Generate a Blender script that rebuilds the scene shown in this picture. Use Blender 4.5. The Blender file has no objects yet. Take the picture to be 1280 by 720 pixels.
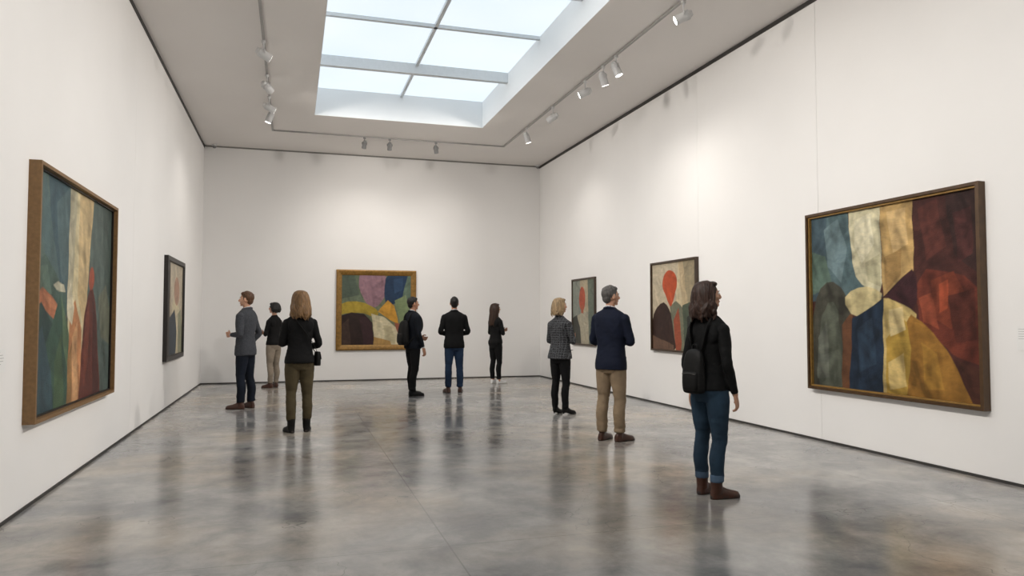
import bpy, math, random
import numpy as np
from mathutils import Vector, Matrix, noise
from mathutils.bvhtree import BVHTree

random.seed(4)
scene = bpy.context.scene
try:
    scene.view_settings.view_transform = 'Standard'
    scene.view_settings.look = 'None'
    scene.view_settings.exposure = 0.0
except Exception as e:
    print(e)

# ------------------------------------------------------------------ helpers
def lin(c):
    return c/12.92 if c <= 0.04045 else ((c+0.055)/1.055)**2.4
def srgb(h):
    h = h.lstrip('#')
    return tuple(lin(int(h[i:i+2], 16)/255) for i in (0, 2, 4))
def link(o):
    scene.collection.objects.link(o); return o
def empty(name, loc=(0, 0, 0), rotz=0):
    e = bpy.data.objects.new(name, None); e.empty_display_size = 0.2
    e.location = loc; e.rotation_euler = (0, 0, rotz); return link(e)
def mesh_obj(name, verts, faces, mats, midx=None, smooth=False, parent=None):
    me = bpy.data.meshes.new(name)
    me.from_pydata([tuple(v) for v in verts], [], [tuple(f) for f in faces])
    if not isinstance(mats, (list, tuple)): mats = [mats]
    for m in mats: me.materials.append(m)
    if midx is not None: me.polygons.foreach_set('material_index', np.array(midx, dtype=np.int32))
    if smooth: me.polygons.foreach_set('use_smooth', np.ones(len(me.polygons), dtype=bool))
    me.update()
    o = bpy.data.objects.new(name, me); link(o)
    if parent: o.parent = parent
    return o

def newmat(name):
    m = bpy.data.materials.new(name); m.use_nodes = True
    nt = m.node_tree; b = nt.nodes['Principled BSDF']
    return m, nt, b
def N(nt, t, **kw):
    n = nt.nodes.new(t)
    for k, v in kw.items():
        if k in n.inputs: n.inputs[k].default_value = v
        else: setattr(n, k, v)
    return n
def simple(name, col, rough=0.6, metal=0.0, var=0.12, scale=20, bump=0.0, bscale=60, spec=0.5, stretch=(1,1,1)):
    m, nt, b = newmat(name)
    tc = N(nt, 'ShaderNodeTexCoord'); mp = N(nt, 'ShaderNodeMapping'); mp.inputs['Scale'].default_value = stretch
    nt.links.new(tc.outputs['Object'], mp.inputs['Vector'])
    ns = N(nt, 'ShaderNodeTexNoise', Scale=scale, Detail=4.0)
    nt.links.new(mp.outputs[0], ns.inputs['Vector'])
    r = N(nt, 'ShaderNodeValToRGB')
    r.color_ramp.elements[0].position = 0.3; r.color_ramp.elements[1].position = 0.7
    r.color_ramp.elements[0].color = (*[c*(1-var) for c in col], 1)
    r.color_ramp.elements[1].color = (*[min(1, c*(1+var)) for c in col], 1)
    nt.links.new(ns.outputs['Fac'], r.inputs['Fac'])
    nt.links.new(r.outputs['Color'], b.inputs['Base Color'])
    b.inputs['Roughness'].default_value = rough; b.inputs['Metallic'].default_value = metal
    b.inputs['Specular IOR Level'].default_value = spec
    if bump:
        n2 = N(nt, 'ShaderNodeTexNoise', Scale=bscale, Detail=3.0)
        nt.links.new(mp.outputs[0], n2.inputs['Vector'])
        bp = N(nt, 'ShaderNodeBump', Strength=bump, Distance=0.01)
        nt.links.new(n2.outputs['Fac'], bp.inputs['Height']); nt.links.new(bp.outputs[0], b.inputs['Normal'])
    return m
def emit(name, col, st):
    m, nt, b = newmat(name)
    b.inputs['Base Color'].default_value = (*col, 1)
    b.inputs['Emission Color'].default_value = (*col, 1); b.inputs['Emission Strength'].default_value = st
    return m

# ------------------------------------------------------------------ materials
M_wall = simple('white_wall_paint', (0.82, 0.81, 0.80), 0.8, var=0.012, scale=1.2, bump=0.03, bscale=120, spec=0.15)
M_ceil = simple('ceiling_paint', (0.80, 0.77, 0.745), 0.85, var=0.012, scale=1.0, spec=0.1)
M_well = simple('skylight_well_paint', (0.84, 0.87, 0.89), 0.8, var=0.01, scale=1.0, spec=0.1)
M_dark = simple('shadow_gap_dark', (0.035, 0.032, 0.03), 0.6, var=0.1)
M_gap2 = simple('shadow_gap_grey', (0.22, 0.21, 0.20), 0.6, var=0.1)
M_track = simple('track_grey_metal', (0.34, 0.33, 0.32), 0.45, var=0.05)
M_lampw = simple('lamp_white_metal', (0.6, 0.6, 0.6), 0.35, var=0.03)
M_lampd = simple('lamp_dark_metal', (0.20, 0.20, 0.20), 0.4, var=0.05)
M_bar = simple('skylight_bar_paint', (0.68, 0.72, 0.75), 0.5, var=0.03)
M_bulb = emit('lamp_glow', (1.0, 0.97, 0.93), 9.0)
M_card = simple('label_card', (0.80, 0.80, 0.79), 0.6, var=0.01)
M_cardtxt = simple('label_ink', (0.45, 0.45, 0.45), 0.6, var=0.02)

# floor
def floor_mat():
    m, nt, b = newmat('polished_concrete')
    L = nt.links
    tc = N(nt, 'ShaderNodeTexCoord')
    n1 = N(nt, 'ShaderNodeTexNoise', Scale=0.75, Detail=7.0, Roughness=0.64, Distortion=0.25)
    n2 = N(nt, 'ShaderNodeTexNoise', Scale=3.0, Detail=10.0, Roughness=0.76, Distortion=0.3)
    n3 = N(nt, 'ShaderNodeTexNoise', Scale=0.5, Detail=4.0)
    for n in (n1, n2, n3): L.new(tc.outputs['Object'], n.inputs['Vector'])
    r1 = N(nt, 'ShaderNodeValToRGB'); e = r1.color_ramp.elements
    e[0].position = .38; e[0].color = (0.225, 0.225, 0.227, 1)
    e[1].position = .64; e[1].color = (0.43, 0.41, 0.385, 1)
    k = e.new(.5); k.color = (0.325, 0.317, 0.304, 1)
    L.new(n1.outputs['Fac'], r1.inputs['Fac'])
    r2 = N(nt, 'ShaderNodeValToRGB'); e = r2.color_ramp.elements
    e[0].position = .36; e[0].color = (0.74, 0.74, 0.75, 1); e[1].position = .66; e[1].color = (1.2, 1.18, 1.14, 1)
    L.new(n2.outputs['Fac'], r2.inputs['Fac'])
    mx = N(nt, 'ShaderNodeMix'); mx.data_type = 'RGBA'; mx.blend_type = 'MULTIPLY'; mx.inputs[0].default_value = 1
    L.new(r1.outputs[0], mx.inputs[6]); L.new(r2.outputs[0], mx.inputs[7])
    r3 = N(nt, 'ShaderNodeValToRGB'); e = r3.color_ramp.elements
    e[0].position = .44; e[0].color = (0.97, 0.99, 1.02, 1); e[1].position = .62; e[1].color = (1.10, 1.0, 0.88, 1)
    L.new(n3.outputs['Fac'], r3.inputs['Fac'])
    mx2 = N(nt, 'ShaderNodeMix'); mx2.data_type = 'RGBA'; mx2.blend_type = 'MULTIPLY'; mx2.inputs[0].default_value = 1
    L.new(mx.outputs[2], mx2.inputs[6]); L.new(r3.outputs[0], mx2.inputs[7])
    sx = N(nt, 'ShaderNodeSeparateXYZ'); L.new(tc.outputs['Object'], sx.inputs[0])
    nc = N(nt, 'ShaderNodeTexNoise', Scale=0.45, Detail=5.0, Roughness=.55); L.new(tc.outputs['Object'], nc.inputs['Vector'])
    cs = N(nt, 'ShaderNodeMath', operation='SUBTRACT'); cs.inputs[1].default_value = .53; L.new(nc.outputs['Fac'], cs.inputs[0])
    ca = N(nt, 'ShaderNodeMath', operation='ABSOLUTE'); L.new(cs.outputs[0], ca.inputs[0])
    cl = N(nt, 'ShaderNodeMath', operation='LESS_THAN'); cl.inputs[1].default_value = .0010; L.new(ca.outputs[0], cl.inputs[0])
    def joint(out, period, off):
        a = N(nt, 'ShaderNodeMath', operation='ADD'); a.inputs[1].default_value = off; L.new(out, a.inputs[0])
        p = N(nt, 'ShaderNodeMath', operation='PINGPONG'); p.inputs[1].default_value = period/2; L.new(a.outputs[0], p.inputs[0])
        c = N(nt, 'ShaderNodeMath', operation='LESS_THAN'); c.inputs[1].default_value = 0.005; L.new(p.outputs[0], c.inputs[0])
        return c
    jx = joint(sx.outputs['X'], 3.86, -0.95); jy = joint(sx.outputs['Y'], 3.9, -0.6)
    mxj = N(nt, 'ShaderNodeMath', operation='MAXIMUM'); L.new(jx.outputs[0], mxj.inputs[0]); L.new(jy.outputs[0], mxj.inputs[1])
    mxk = N(nt, 'ShaderNodeMath', operation='MAXIMUM'); L.new(mxj.outputs[0], mxk.inputs[0]); L.new(cl.outputs[0], mxk.inputs[1])
    sc = N(nt, 'ShaderNodeMath', operation='MULTIPLY'); sc.inputs[1].default_value = 0.45; L.new(mxk.outputs[0], sc.inputs[0])
    mx3 = N(nt, 'ShaderNodeMix'); mx3.data_type = 'RGBA'; L.new(sc.outputs[0], mx3.inputs[0])
    L.new(mx2.outputs[2], mx3.inputs[6]); mx3.inputs[7].default_value = (0.1, 0.1, 0.1, 1)
    L.new(mx3.outputs[2], b.inputs['Base Color'])
    rr = N(nt, 'ShaderNodeMapRange'); rr.inputs['From Min'].default_value = .3; rr.inputs['From Max'].default_value = .7
    rr.inputs['To Min'].default_value = .10; rr.inputs['To Max'].default_value = .23
    L.new(n2.outputs['Fac'], rr.inputs['Value']); L.new(rr.outputs[0], b.inputs['Roughness'])
    b.inputs['IOR'].default_value = 1.6
    bp = N(nt, 'ShaderNodeBump', Strength=0.06, Distance=0.02); L.new(n2.outputs['Fac'], bp.inputs['Height'])
    L.new(bp.outputs[0], b.inputs['Normal'])
    return m
M_floor = floor_mat()

# ------------------------------------------------------------------ room
XL, XR, YB, YF, ZC = -1.87, 5.85, 17.06, -4.0, 5.19
def boxes(name, lst, mat, parent=None, mats=None, midx=None):
    V = []; F = []
    for (x0, x1, y0, y1, z0, z1) in lst:
        o = len(V)
        V += [(x0,y0,z0),(x1,y0,z0),(x1,y1,z0),(x0,y1,z0),(x0,y0,z1),(x1,y0,z1),(x1,y1,z1),(x0,y1,z1)]
        F += [[o+i for i in f] for f in ((0,3,2,1),(4,5,6,7),(0,1,5,4),(1,2,6,5),(2,3,7,6),(3,0,4,7))]
    return mesh_obj(name, V, F, mats or mat, midx, parent=parent)
T = 0.25
boxes('floor', [(XL-T, XR+T, YF-T, YB+T, -T, 0)], M_floor)
def wall_panels(x0, x1, edges, z0, z1):
    """drywall boards with 3 mm joints (visible seams)"""
    return [(x0, x1, a, b-0.004, z0, z1) for a, b in zip(edges[:-1], edges[1:])]
boxes('wall_left', [(XL-T, XL-0.006, YF-T, YB+T, 0, ZC+T)] + wall_panels(XL-0.01, XL, [YF, -0.5, 2.1, 4.7, 9.9, YB+.004], 0, ZC), M_wall)
boxes('wall_right', [(XR+0.006, XR+T, YF-T, YB+T, 0, ZC+T)] + wall_panels(XR, XR+0.01, [YF, -0.5, 1.9, 4.48, 7.08, 9.7, YB+.004], 0, ZC), M_wall)
boxes('wall_back', [(XL, XR, YB, YB+T, 0, ZC+T)], M_wall)
boxes('wall_front', [(XL, XR, YF-T, YF, 0, ZC+T)], M_wall)
SX0, SX1, SY0, SY1, SZ = 0.36, 3.58, 0.8, 13.92, 5.71
boxes('ceiling', [(XL, SX0, YF, YB, ZC, ZC+0.2), (SX1, XR, YF, YB, ZC, ZC+0.2),
                  (SX0, SX1, SY1, YB, ZC, ZC+0.2), (SX0, SX1, YF, SY0, ZC, ZC+0.2)], M_ceil)
sky = empty('window_1')
w = 0.08
boxes('well_lining', [(SX0-w, SX0, SY0-w, SY1+w, ZC+.2, SZ+.1), (SX1, SX1+w, SY0-w, SY1+w, ZC+.2, SZ+.1),
                (SX0, SX1, SY1, SY1+w, ZC+.2, SZ+.1), (SX0, SX1, SY0-w, SY0, ZC+.2, SZ+.1),
                (SX0, SX0+.004, SY0, SY1, ZC+.002, SZ), (SX1-.004, SX1, SY0, SY1, ZC+.002, SZ),
                (SX0, SX1, SY1-.004, SY1, ZC+.002, SZ), (SX0, SX1, SY0, SY0+.004, ZC+.002, SZ)], M_well, parent=sky)
def glass_mat():
    m, nt, b = newmat('frosted_daylight_glass')
    tc = N(nt, 'ShaderNodeTexCoord'); ns = N(nt, 'ShaderNodeTexNoise', Scale=0.6, Detail=1.0)
    nt.links.new(tc.outputs['Object'], ns.inputs['Vector'])
    r = N(nt, 'ShaderNodeValToRGB'); e = r.color_ramp.elements
    e[0].position = .3; e[1].position = .7
    e[0].color = (0.71, 0.80, 0.87, 1); e[1].color = (0.77, 0.845, 0.89, 1)
    nt.links.new(ns.outputs['Fac'], r.inputs['Fac'])
    nt.links.new(r.outputs[0], b.inputs['Emission Color'])
    b.inputs['Base Color'].default_value = (.06, .06, .065, 1)
    b.inputs['Emission Strength'].default_value = 1.12
    return m
boxes('glass', [(SX0, SX1, SY0, SY1, SZ, SZ+.03)], glass_mat(), parent=sky)
bars = []
ymun = [13.92-1.75*i for i in range(1, 8)]
cx = (SX0+SX1)/2
for i, y in enumerate(ymun):
    if i % 2 == 0: bars.append((SX0+.004, SX1-.004, y-.05, y+.05, SZ-.17, SZ))
    else: bars.append((SX0+.004, SX1-.004, y-.03, y+.03, SZ-.05, SZ))
bars.append((cx-.025, cx+.025, SY0, SY1, SZ-.05, SZ-.001))
boxes('glazing_bars', bars, M_bar, parent=sky)

# shadow gaps: shade of the recess under the ceiling painted as dark strips
g = 0.055
boxes('ceiling_gap_shade_1', [(XL, XL+.012, YF, YB, ZC-g, ZC)], M_dark)
boxes('ceiling_gap_shade_2', [(XR-.012, XR, YF, YB, ZC-g, ZC)], M_dark)
boxes('ceiling_gap_shade_3', [(XL+.012, XR-.012, YB-.012, YB, ZC-.03, ZC)], M_gap2)
boxes('floor_gap_shade_left', [(XL, XL+.008, YF, YB, 0, .025)], M_dark)  # wall-foot gap has no recess here; its shade is a dark strip
boxes('floor_gap_shade_right', [(XR-.008, XR, YF, YB, 0, .025)], M_dark)
boxes('floor_gap_shade_back', [(XL+.008, XR-.008, YB-.008, YB, 0, .025)], M_dark)

# ------------------------------------------------------------------ geometry accumulator
class Parts:
    def __init__(s): s.V = []; s.F = []; s.M = []
    def add(s, V, F, m):
        o = len(s.V); s.V += [Vector(v) for v in V]; s.F += [[o+i for i in f] for f in F]; s.M += [m]*len(F)
    def loft(s, rings, m):
        n = len(rings[0]); V = []; F = []
        for r in rings: V += list(r)
        for i in range(len(rings)-1):
            for j in range(n):
                k = (j+1) % n
                F.append([i*n+j, i*n+k, (i+1)*n+k, (i+1)*n+j])
        c0 = sum((Vector(p) for p in rings[0]), Vector())/n; c1 = sum((Vector(p) for p in rings[-1]), Vector())/n
        a = len(V); V += [c0, c1]
        for j in range(n):
            k = (j+1) % n
            F.append([a, k, j]); F.append([a+1, (len(rings)-1)*n+j, (len(rings)-1)*n+k])
        s.add(V, F, m)
    def limb(s, pts, rads, m, n=14, sub=4, flat=1.0, up=None, round_ends=True, p=2.0):
        P = [Vector(q) for q in pts]; R = list(rads)
        def cr(a, b, c, d, t): return 0.5*((2*b)+(c-a)*t+(2*a-5*b+4*c-d)*t*t+(3*b-a-3*c+d)*t*t*t)
        Q = []; W = []
        for i in range(len(P)-1):
            a = P[i-1] if i > 0 else P[i]*2-P[i+1]; d = P[i+2] if i+2 < len(P) else P[i+1]*2-P[i]
            ra = R[i-1] if i > 0 else R[i]; rd = R[i+2] if i+2 < len(P) else R[i+1]
            for k in range(sub):
                t = k/sub; Q.append(cr(a, P[i], P[i+1], d, t)); W.append(cr(ra, R[i], R[i+1], rd, t))
        Q.append(P[-1]); W.append(R[-1])
        if up is None:
            up = Vector((0, 1, 0))
            if abs((Q[-1]-Q[0]).normalized().dot(up)) > .9: up = Vector((1, 0, 0))
        up = Vector(up); rings = []
        def mk(c, t, r):
            x = up.cross(t)
            if x.length < 1e-4: x = Vector((1, 0, 0)).cross(t)
            x.normalize(); y = t.cross(x)
            out = []
            for j in range(n):
                a = 2*math.pi*j/n; ca, sa = math.cos(a), math.sin(a)
                ca = math.copysign(abs(ca)**(2/p), ca); sa = math.copysign(abs(sa)**(2/p), sa)
                out.append(c+x*ca*r+y*sa*r*flat)
            return out
        T_ = [(Q[min(i+1, len(Q)-1)]-Q[max(i-1, 0)]).normalized() for i in range(len(Q))]
        if round_ends:
            for f in (80, 55, 30): rings.append(mk(Q[0]-T_[0]*W[0]*math.sin(math.radians(f))*min(1, 1), T_[0], W[0]*math.cos(math.radians(f))))
        for c, t, r in zip(Q, T_, W): rings.append(mk(c, t, r))
        if round_ends:
            for f in (30, 55, 80): rings.append(mk(Q[-1]+T_[-1]*W[-1]*math.sin(math.radians(f)), T_[-1], W[-1]*math.cos(math.radians(f))))
        s.loft(rings, m)
    def ell(s, c, r, m, rot=None, nu=18, nv=10):
        c = Vector(c); rings = []
        for i in range(1, nv):
            th = math.pi*i/nv; ring = []
            for j in range(nu):
                a = 2*math.pi*j/nu
                v = Vector((r[0]*math.sin(th)*math.cos(a), r[1]*math.sin(th)*math.sin(a), -r[2]*math.cos(th)))
                if rot is not None: v = rot @ v
                ring.append(c+v)
            rings.append(ring)
        s.loft(rings, m)
    def zloft(s, prof, m, n=28, p=2.3, sub=4):
        A = np.array([(list(q)+[0, 0])[:5] if len(q) < 5 else q for q in prof], float)  # z,a,b,yo,xo
        out = []
        for i in range(len(A)-1):
            a = A[max(i-1, 0)]; b = A[i]; c = A[i+1]; d = A[min(i+2, len(A)-1)]
            for k in range(sub):
                t = k/sub; q = .5*((2*b)+(c-a)*t+(2*a-5*b+4*c-d)*t*t+(3*b-a-3*c+d)*t**3); out.append(q)
        out.append(A[-1]); rings = []
        for z, a, b, yo, xo in out:
            r = []
            for j in range(n):
                an = 2*math.pi*j/n; ca, sa = math.cos(an), math.sin(an)
                r.append(Vector((xo+a*math.copysign(abs(ca)**(2/p), ca), yo+b*math.copysign(abs(sa)**(2/p), sa), z)))
            rings.append(r)
        s.loft(rings, m)
    def xform(s, mat, start=0):
        for i in range(start, len(s.V)): s.V[i] = mat @ s.V[i]

def remesh(parts, voxel, smooth_it=2, wrinkle=0.0, wr_mats=()):
    """fuse closed volumes to one continuous skin; carry part materials over"""
    me = bpy.data.meshes.new('tmp'); me.from_pydata([tuple(v) for v in parts.V], [], parts.F); me.update()
    o = bpy.data.objects.new('tmp', me); link(o)
    md = o.modifiers.new('r', 'REMESH'); md.mode = 'VOXEL'; md.voxel_size = voxel
    sm = o.modifiers.new('s', 'SMOOTH'); sm.factor = 0.5; sm.iterations = smooth_it
    dg = bpy.context.evaluated_depsgraph_get(); ev = o.evaluated_get(dg); m2 = ev.to_mesh()
    nv = len(m2.vertices); co = np.empty(nv*3, np.float32); m2.vertices.foreach_get('co', co)
    no = np.empty(nv*3, np.float32); m2.vertices.foreach_get('normal', no)
    co = co.reshape(-1, 3).copy(); no = no.reshape(-1, 3).copy()
    F = [list(p.vertices) for p in m2.polygons]
    ev.to_mesh_clear(); bpy.data.objects.remove(o); bpy.data.meshes.remove(me)
    bvh = BVHTree.FromPolygons(parts.V, parts.F)
    mi = []
    vm = np.zeros(nv)
    for f in F:
        c = (co[f[0]]+co[f[1]]+co[f[2]]+co[f[-1]])/4
        r = bvh.find_nearest(Vector(c.tolist())); k = parts.M[r[2]] if r[2] is not None else 0
        mi.append(k)
        if k in wr_mats:
            for q in f: vm[q] = 1
    if wrinkle:
        for i in np.nonzero(vm)[0]:
            x, y, z = co[i].tolist()
            d = noise.noise(Vector((x*7+z*3, y*7, z*13)))*.7+noise.noise(Vector((x*16, y*16+z*9, z*30)))*.45
            # folds gather at knees, elbows and hems
            kz = math.exp(-((z-.47)/.09)**2)+math.exp(-((z-.14)/.07)**2)*1.3+math.exp(-((z-1.1)/.10)**2)*.6
            d *= (1+1.2*kz)
            co[i] += no[i]*d*wrinkle
    return co, F, mi

def join_groups(groups):
    V = []; F = []; M = []
    for co, f, m in groups:
        o = len(V); V += [tuple(c) for c in co.tolist()]; F += [[o+i for i in q] for q in f]; M += m
    return V, F, M

# ------------------------------------------------------------------ cloth etc. materials
def cloth(name, hexc, bump=.35, var=.16, rough=.85, scale=9):
    return simple(name, srgb(hexc), rough, var=var, scale=scale, bump=bump, bscale=38, spec=.25)
def jeans(name, hexc):
    return simple(name, srgb(hexc), .8, var=.35, scale=6, bump=.4, bscale=45, spec=.2, stretch=(1, 1, .5))
def hairm(name, hexc, var=.45):
    return simple(name, srgb(hexc), .5, var=var, scale=55, bump=.9, bscale=90, spec=.35, stretch=(1, 1, .12))
def skinm(name, hexc):
    m = simple(name, srgb(hexc), .5, var=.06, scale=25, bump=.05, bscale=200, spec=.4)
    b = m.node_tree.nodes['Principled BSDF']; b.inputs['Subsurface Weight'].default_value = .08
    b.inputs['Subsurface Radius'].default_value = (.01, .004, .002); return m
S_fair = skinm('skin_fair', '#c4967c'); S_tan = skinm('skin_tan', '#ad7e64')
M_lip = simple('lips', srgb('#a0584e'), .4, var=.05); M_eye = simple('eye_white', (.75, .73, .7), .2, var=.02)
M_iris = simple('iris', (.05, .035, .02), .15, var=.05)
def tweed():
    m, nt, b = newmat('tweed_check'); L = nt.links
    tc = N(nt, 'ShaderNodeTexCoord'); sx = N(nt, 'ShaderNodeSeparateXYZ'); L.new(tc.outputs['Object'], sx.inputs[0])
    ns = N(nt, 'ShaderNodeTexNoise', Scale=90.0, Detail=3.0); L.new(tc.outputs['Object'], ns.inputs['Vector'])
    n2 = N(nt, 'ShaderNodeTexNoise', Scale=14.0, Detail=2.0); L.new(tc.outputs['Object'], n2.inputs['Vector'])
    outs = []
    for ax, per in (('X', .038), ('Z', .034), ('Y', .038)):
        wv = N(nt, 'ShaderNodeMath', operation='MULTIPLY_ADD'); wv.inputs[1].default_value = .02; L.new(n2.outputs['Fac'], wv.inputs[0]); L.new(sx.outputs[ax], wv.inputs[2])
        p = N(nt, 'ShaderNodeMath', operation='PINGPONG'); p.inputs[1].default_value = per/2; L.new(wv.outputs[0], p.inputs[0])
        c = N(nt, 'ShaderNodeMath', operation='LESS_THAN'); c.inputs[1].default_value = .0028; L.new(p.outputs[0], c.inputs[0]); outs.append(c)
    a = N(nt, 'ShaderNodeMath', operation='MAXIMUM'); L.new(outs[0].outputs[0], a.inputs[0]); L.new(outs[1].outputs[0], a.inputs[1])
    sp = N(nt, 'ShaderNodeMapRange'); sp.inputs['From Min'].default_value = .48; sp.inputs['From Max'].default_value = .62
    L.new(ns.outputs['Fac'], sp.inputs['Value'])
    sp2 = N(nt, 'ShaderNodeMath', operation='MULTIPLY'); sp2.inputs[1].default_value = .28; L.new(sp.outputs[0], sp2.inputs[0])
    q = N(nt, 'ShaderNodeMath', operation='MULTIPLY_ADD'); q.inputs[1].default_value = .28; L.new(a.outputs[0], q.inputs[0]); L.new(sp2.outputs[0], q.inputs[2])
    mx = N(nt, 'ShaderNodeMix'); mx.data_type = 'RGBA'; L.new(q.outputs[0], mx.inputs[0])
    mx.inputs[6].default_value = (*srgb('#15161a'), 1); mx.inputs[7].default_value = (*srgb('#808286'), 1)
    L.new(mx.outputs[2], b.inputs['Base Color']); b.inputs['Roughness'].default_value = .9
    return m

# ------------------------------------------------------------------ people
SK, TOP, BOT, SHOE, SOLE, HAIR, LIP, EYE, IRIS, SHIRT, CUFF, BROW = range(12)

def hand(P, wrist, D, Nn, Sd, curl=.35, sc=1.0):
    """wrist pos, D finger dir, Nn palm-facing dir, Sd thumb side"""
    D = Vector(D).normalized(); Sd = Vector(Sd); Sd = (Sd-D*Sd.dot(D)).normalized()
    Nq = D.cross(Sd)
    if Nq.dot(Vector(Nn)) < 0: Nq = -Nq
    W = Vector(wrist)
    rings = []
    for t, a, b in ((-.03, .025, .019), (0, .027, .019), (.03, .036, .018), (.06, .041, .016), (.085, .042, .014), (.096, .036, .009)):
        c = W+D*t*sc; r = []
        for j in range(16):
            an = 2*math.pi*j/16
            r.append(c+Sd*math.cos(an)*a*sc+Nq*math.sin(an)*b*sc)
        rings.append(r)
    P.loft(rings, SK)
    for off, ln, cu in ((.031, .070, .9), (.0105, .079, 1.0), (-.010, .074, 1.1), (-.030, .058, 1.25)):
        p0 = W+D*.078*sc+Sd*off*sc; ang = curl*cu*.6; pts = [p0]
        fan = Sd*(off*2.2)
        for k, seg in enumerate((.42, .32, .26)):
            d = (D*math.cos(ang)+Nq*math.sin(ang)+fan*.8).normalized()
            if k == 0: pts.append(pts[-1]+D*.016*sc)
            pts.append(pts[-1]+d*ln*seg*1.08*sc); ang += curl*cu*1.1
        P.limb(pts, [.0095*sc, .0095*sc, .009*sc, .0083*sc, .0072*sc], SK, n=10, sub=3)
    p0 = W+D*.018*sc+Sd*.018*sc
    P.limb([p0, p0+(Sd*.8+D*.7+Nq*.35).normalized()*.042*sc, p0+(Sd*.62+D*.8+Nq*.45).normalized()*.072*sc, p0+(Sd*.45+D*.9+Nq*.5).normalized()*.097*sc],
           [.015*sc, .013*sc, .0105*sc, .0085*sc], SK, n=10, sub=3)

def shoe(P, x, y, toe, kind, L):
    """kind: dress, boot, sneaker, heel"""
    st = len(P.V)
    k = L/.27
    sec = [(-.078, .020, .052), (-.070, .031, .075), (-.045, .037, .092), (0, .038, .098), (.04, .041, .085), (.08, .045, .066), (.12, .048, .055), (.16, .044, .047), (.185, .032, .038), (.20, .014, .026)]
    rings = []
    for yy, w_, h in sec:
        lift = 0
        if kind == 'heel': lift = max(0, .05*(1-(yy+.08)/.17))
        r = []
        for j in range(16):
            an = 2*math.pi*j/16; ca, sa = math.cos(an), math.sin(an)
            zz = (.012+h*max(0, sa)) if sa > 0 else .012*(1+sa*.9)
            r.append(Vector((w_*math.copysign(abs(ca)**.75, ca)*(.86 if kind == 'heel' else 1), yy*k, zz+lift)))
        rings.append(r)
    P.loft(rings, SHOE)
    # sole
    rings = []
    th = .026 if kind in ('sneaker', 'boot') else .016
    for zz in (0.0, th*.5, th):
        r = []
        for i in range(24):
            a = 2*math.pi*i/24; yy = .06+.146*math.sin(a)
            ww = .041*abs(math.cos(a))**.6*(1+.22*math.sin(a+.1))
            lift = max(0, .05*(1-(yy+.08)/.17)) if kind == 'heel' else 0
            r.append(Vector((math.copysign(ww, math.cos(a))*(.86 if kind == 'heel' else 1), yy*k, zz+lift)))
        rings.append(r)
    P.loft(rings, SOLE)
    if kind == 'heel':
        P.limb([(0, -.055*k, .075), (0, -.055*k, .0105)], [.022, .0105], SOLE, n=10, round_ends=False)
    if kind == 'boot':
        P.limb([(0, -.02, .05), (0, -.022, .11), (0, -.025, .175)], [.046, .048, .05], SHOE, n=16, round_ends=False)
    P.xform(Matrix.Translation((x, y, 0)) @ Matrix.Rotation(-toe, 4, 'Z'), st)

def hair_locks(P, zb, spread, n=30, wave=.012, a0=158, a1=382, rad=.02, rs=None, vol=1.0, tuck=0):
    rs = rs or random.Random(3)
    for layer in range(2):
        for i in range(n):
            ph = math.radians(a0+(a1-a0)*(i+.5*layer)/(n-1)); c, s = math.cos(ph), math.sin(ph)
            zz = zb+rs.uniform(-.03, .02)+(.03 if layer else 0)
            j = 1+.06*layer
            rv = rs.uniform(.97, 1.05); pz = rs.uniform(0, 1.6)
            def wv(t, amp): return amp*math.sin(t*6.5+i*.9+layer+pz)
            w1, w2 = wv(-.6, wave*.35), wv(-.25, wave*.5)
            pts = [(c*.02, s*.02-.01, 1.742+.006*layer), (c*.062*vol*j, s*.075*vol*j-.012, 1.727), (c*.090*vol*j+w1*s, s*.104*vol*j-.012-w1*c, 1.668),
                   (c*.096*vol*j*rv+w2*s, s*.110*vol*j*rv-.014-w2*c, 1.60)]
            m = 5
            for k in range(1, m+1):
                t = k/m; w_ = wv(t, wave*(.5+.5*t))
                rr = (1+(spread-1)*math.sin(t*math.pi*.7))*rv
                pts.append((c*.095*vol*rr+w_*s+w_*c*.4, s*.107*vol*rr-.018-w_*c+w_*s*.4-tuck*t, 1.60+(zz-1.60)*t))
            q = rs.uniform(.8, 1.15)*rad
            P.limb(pts, [.014, .017, .017*q/.018, q, q, q*1.05, q*.95, q*.8, q*.35], HAIR, n=8, sub=2)

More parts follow.
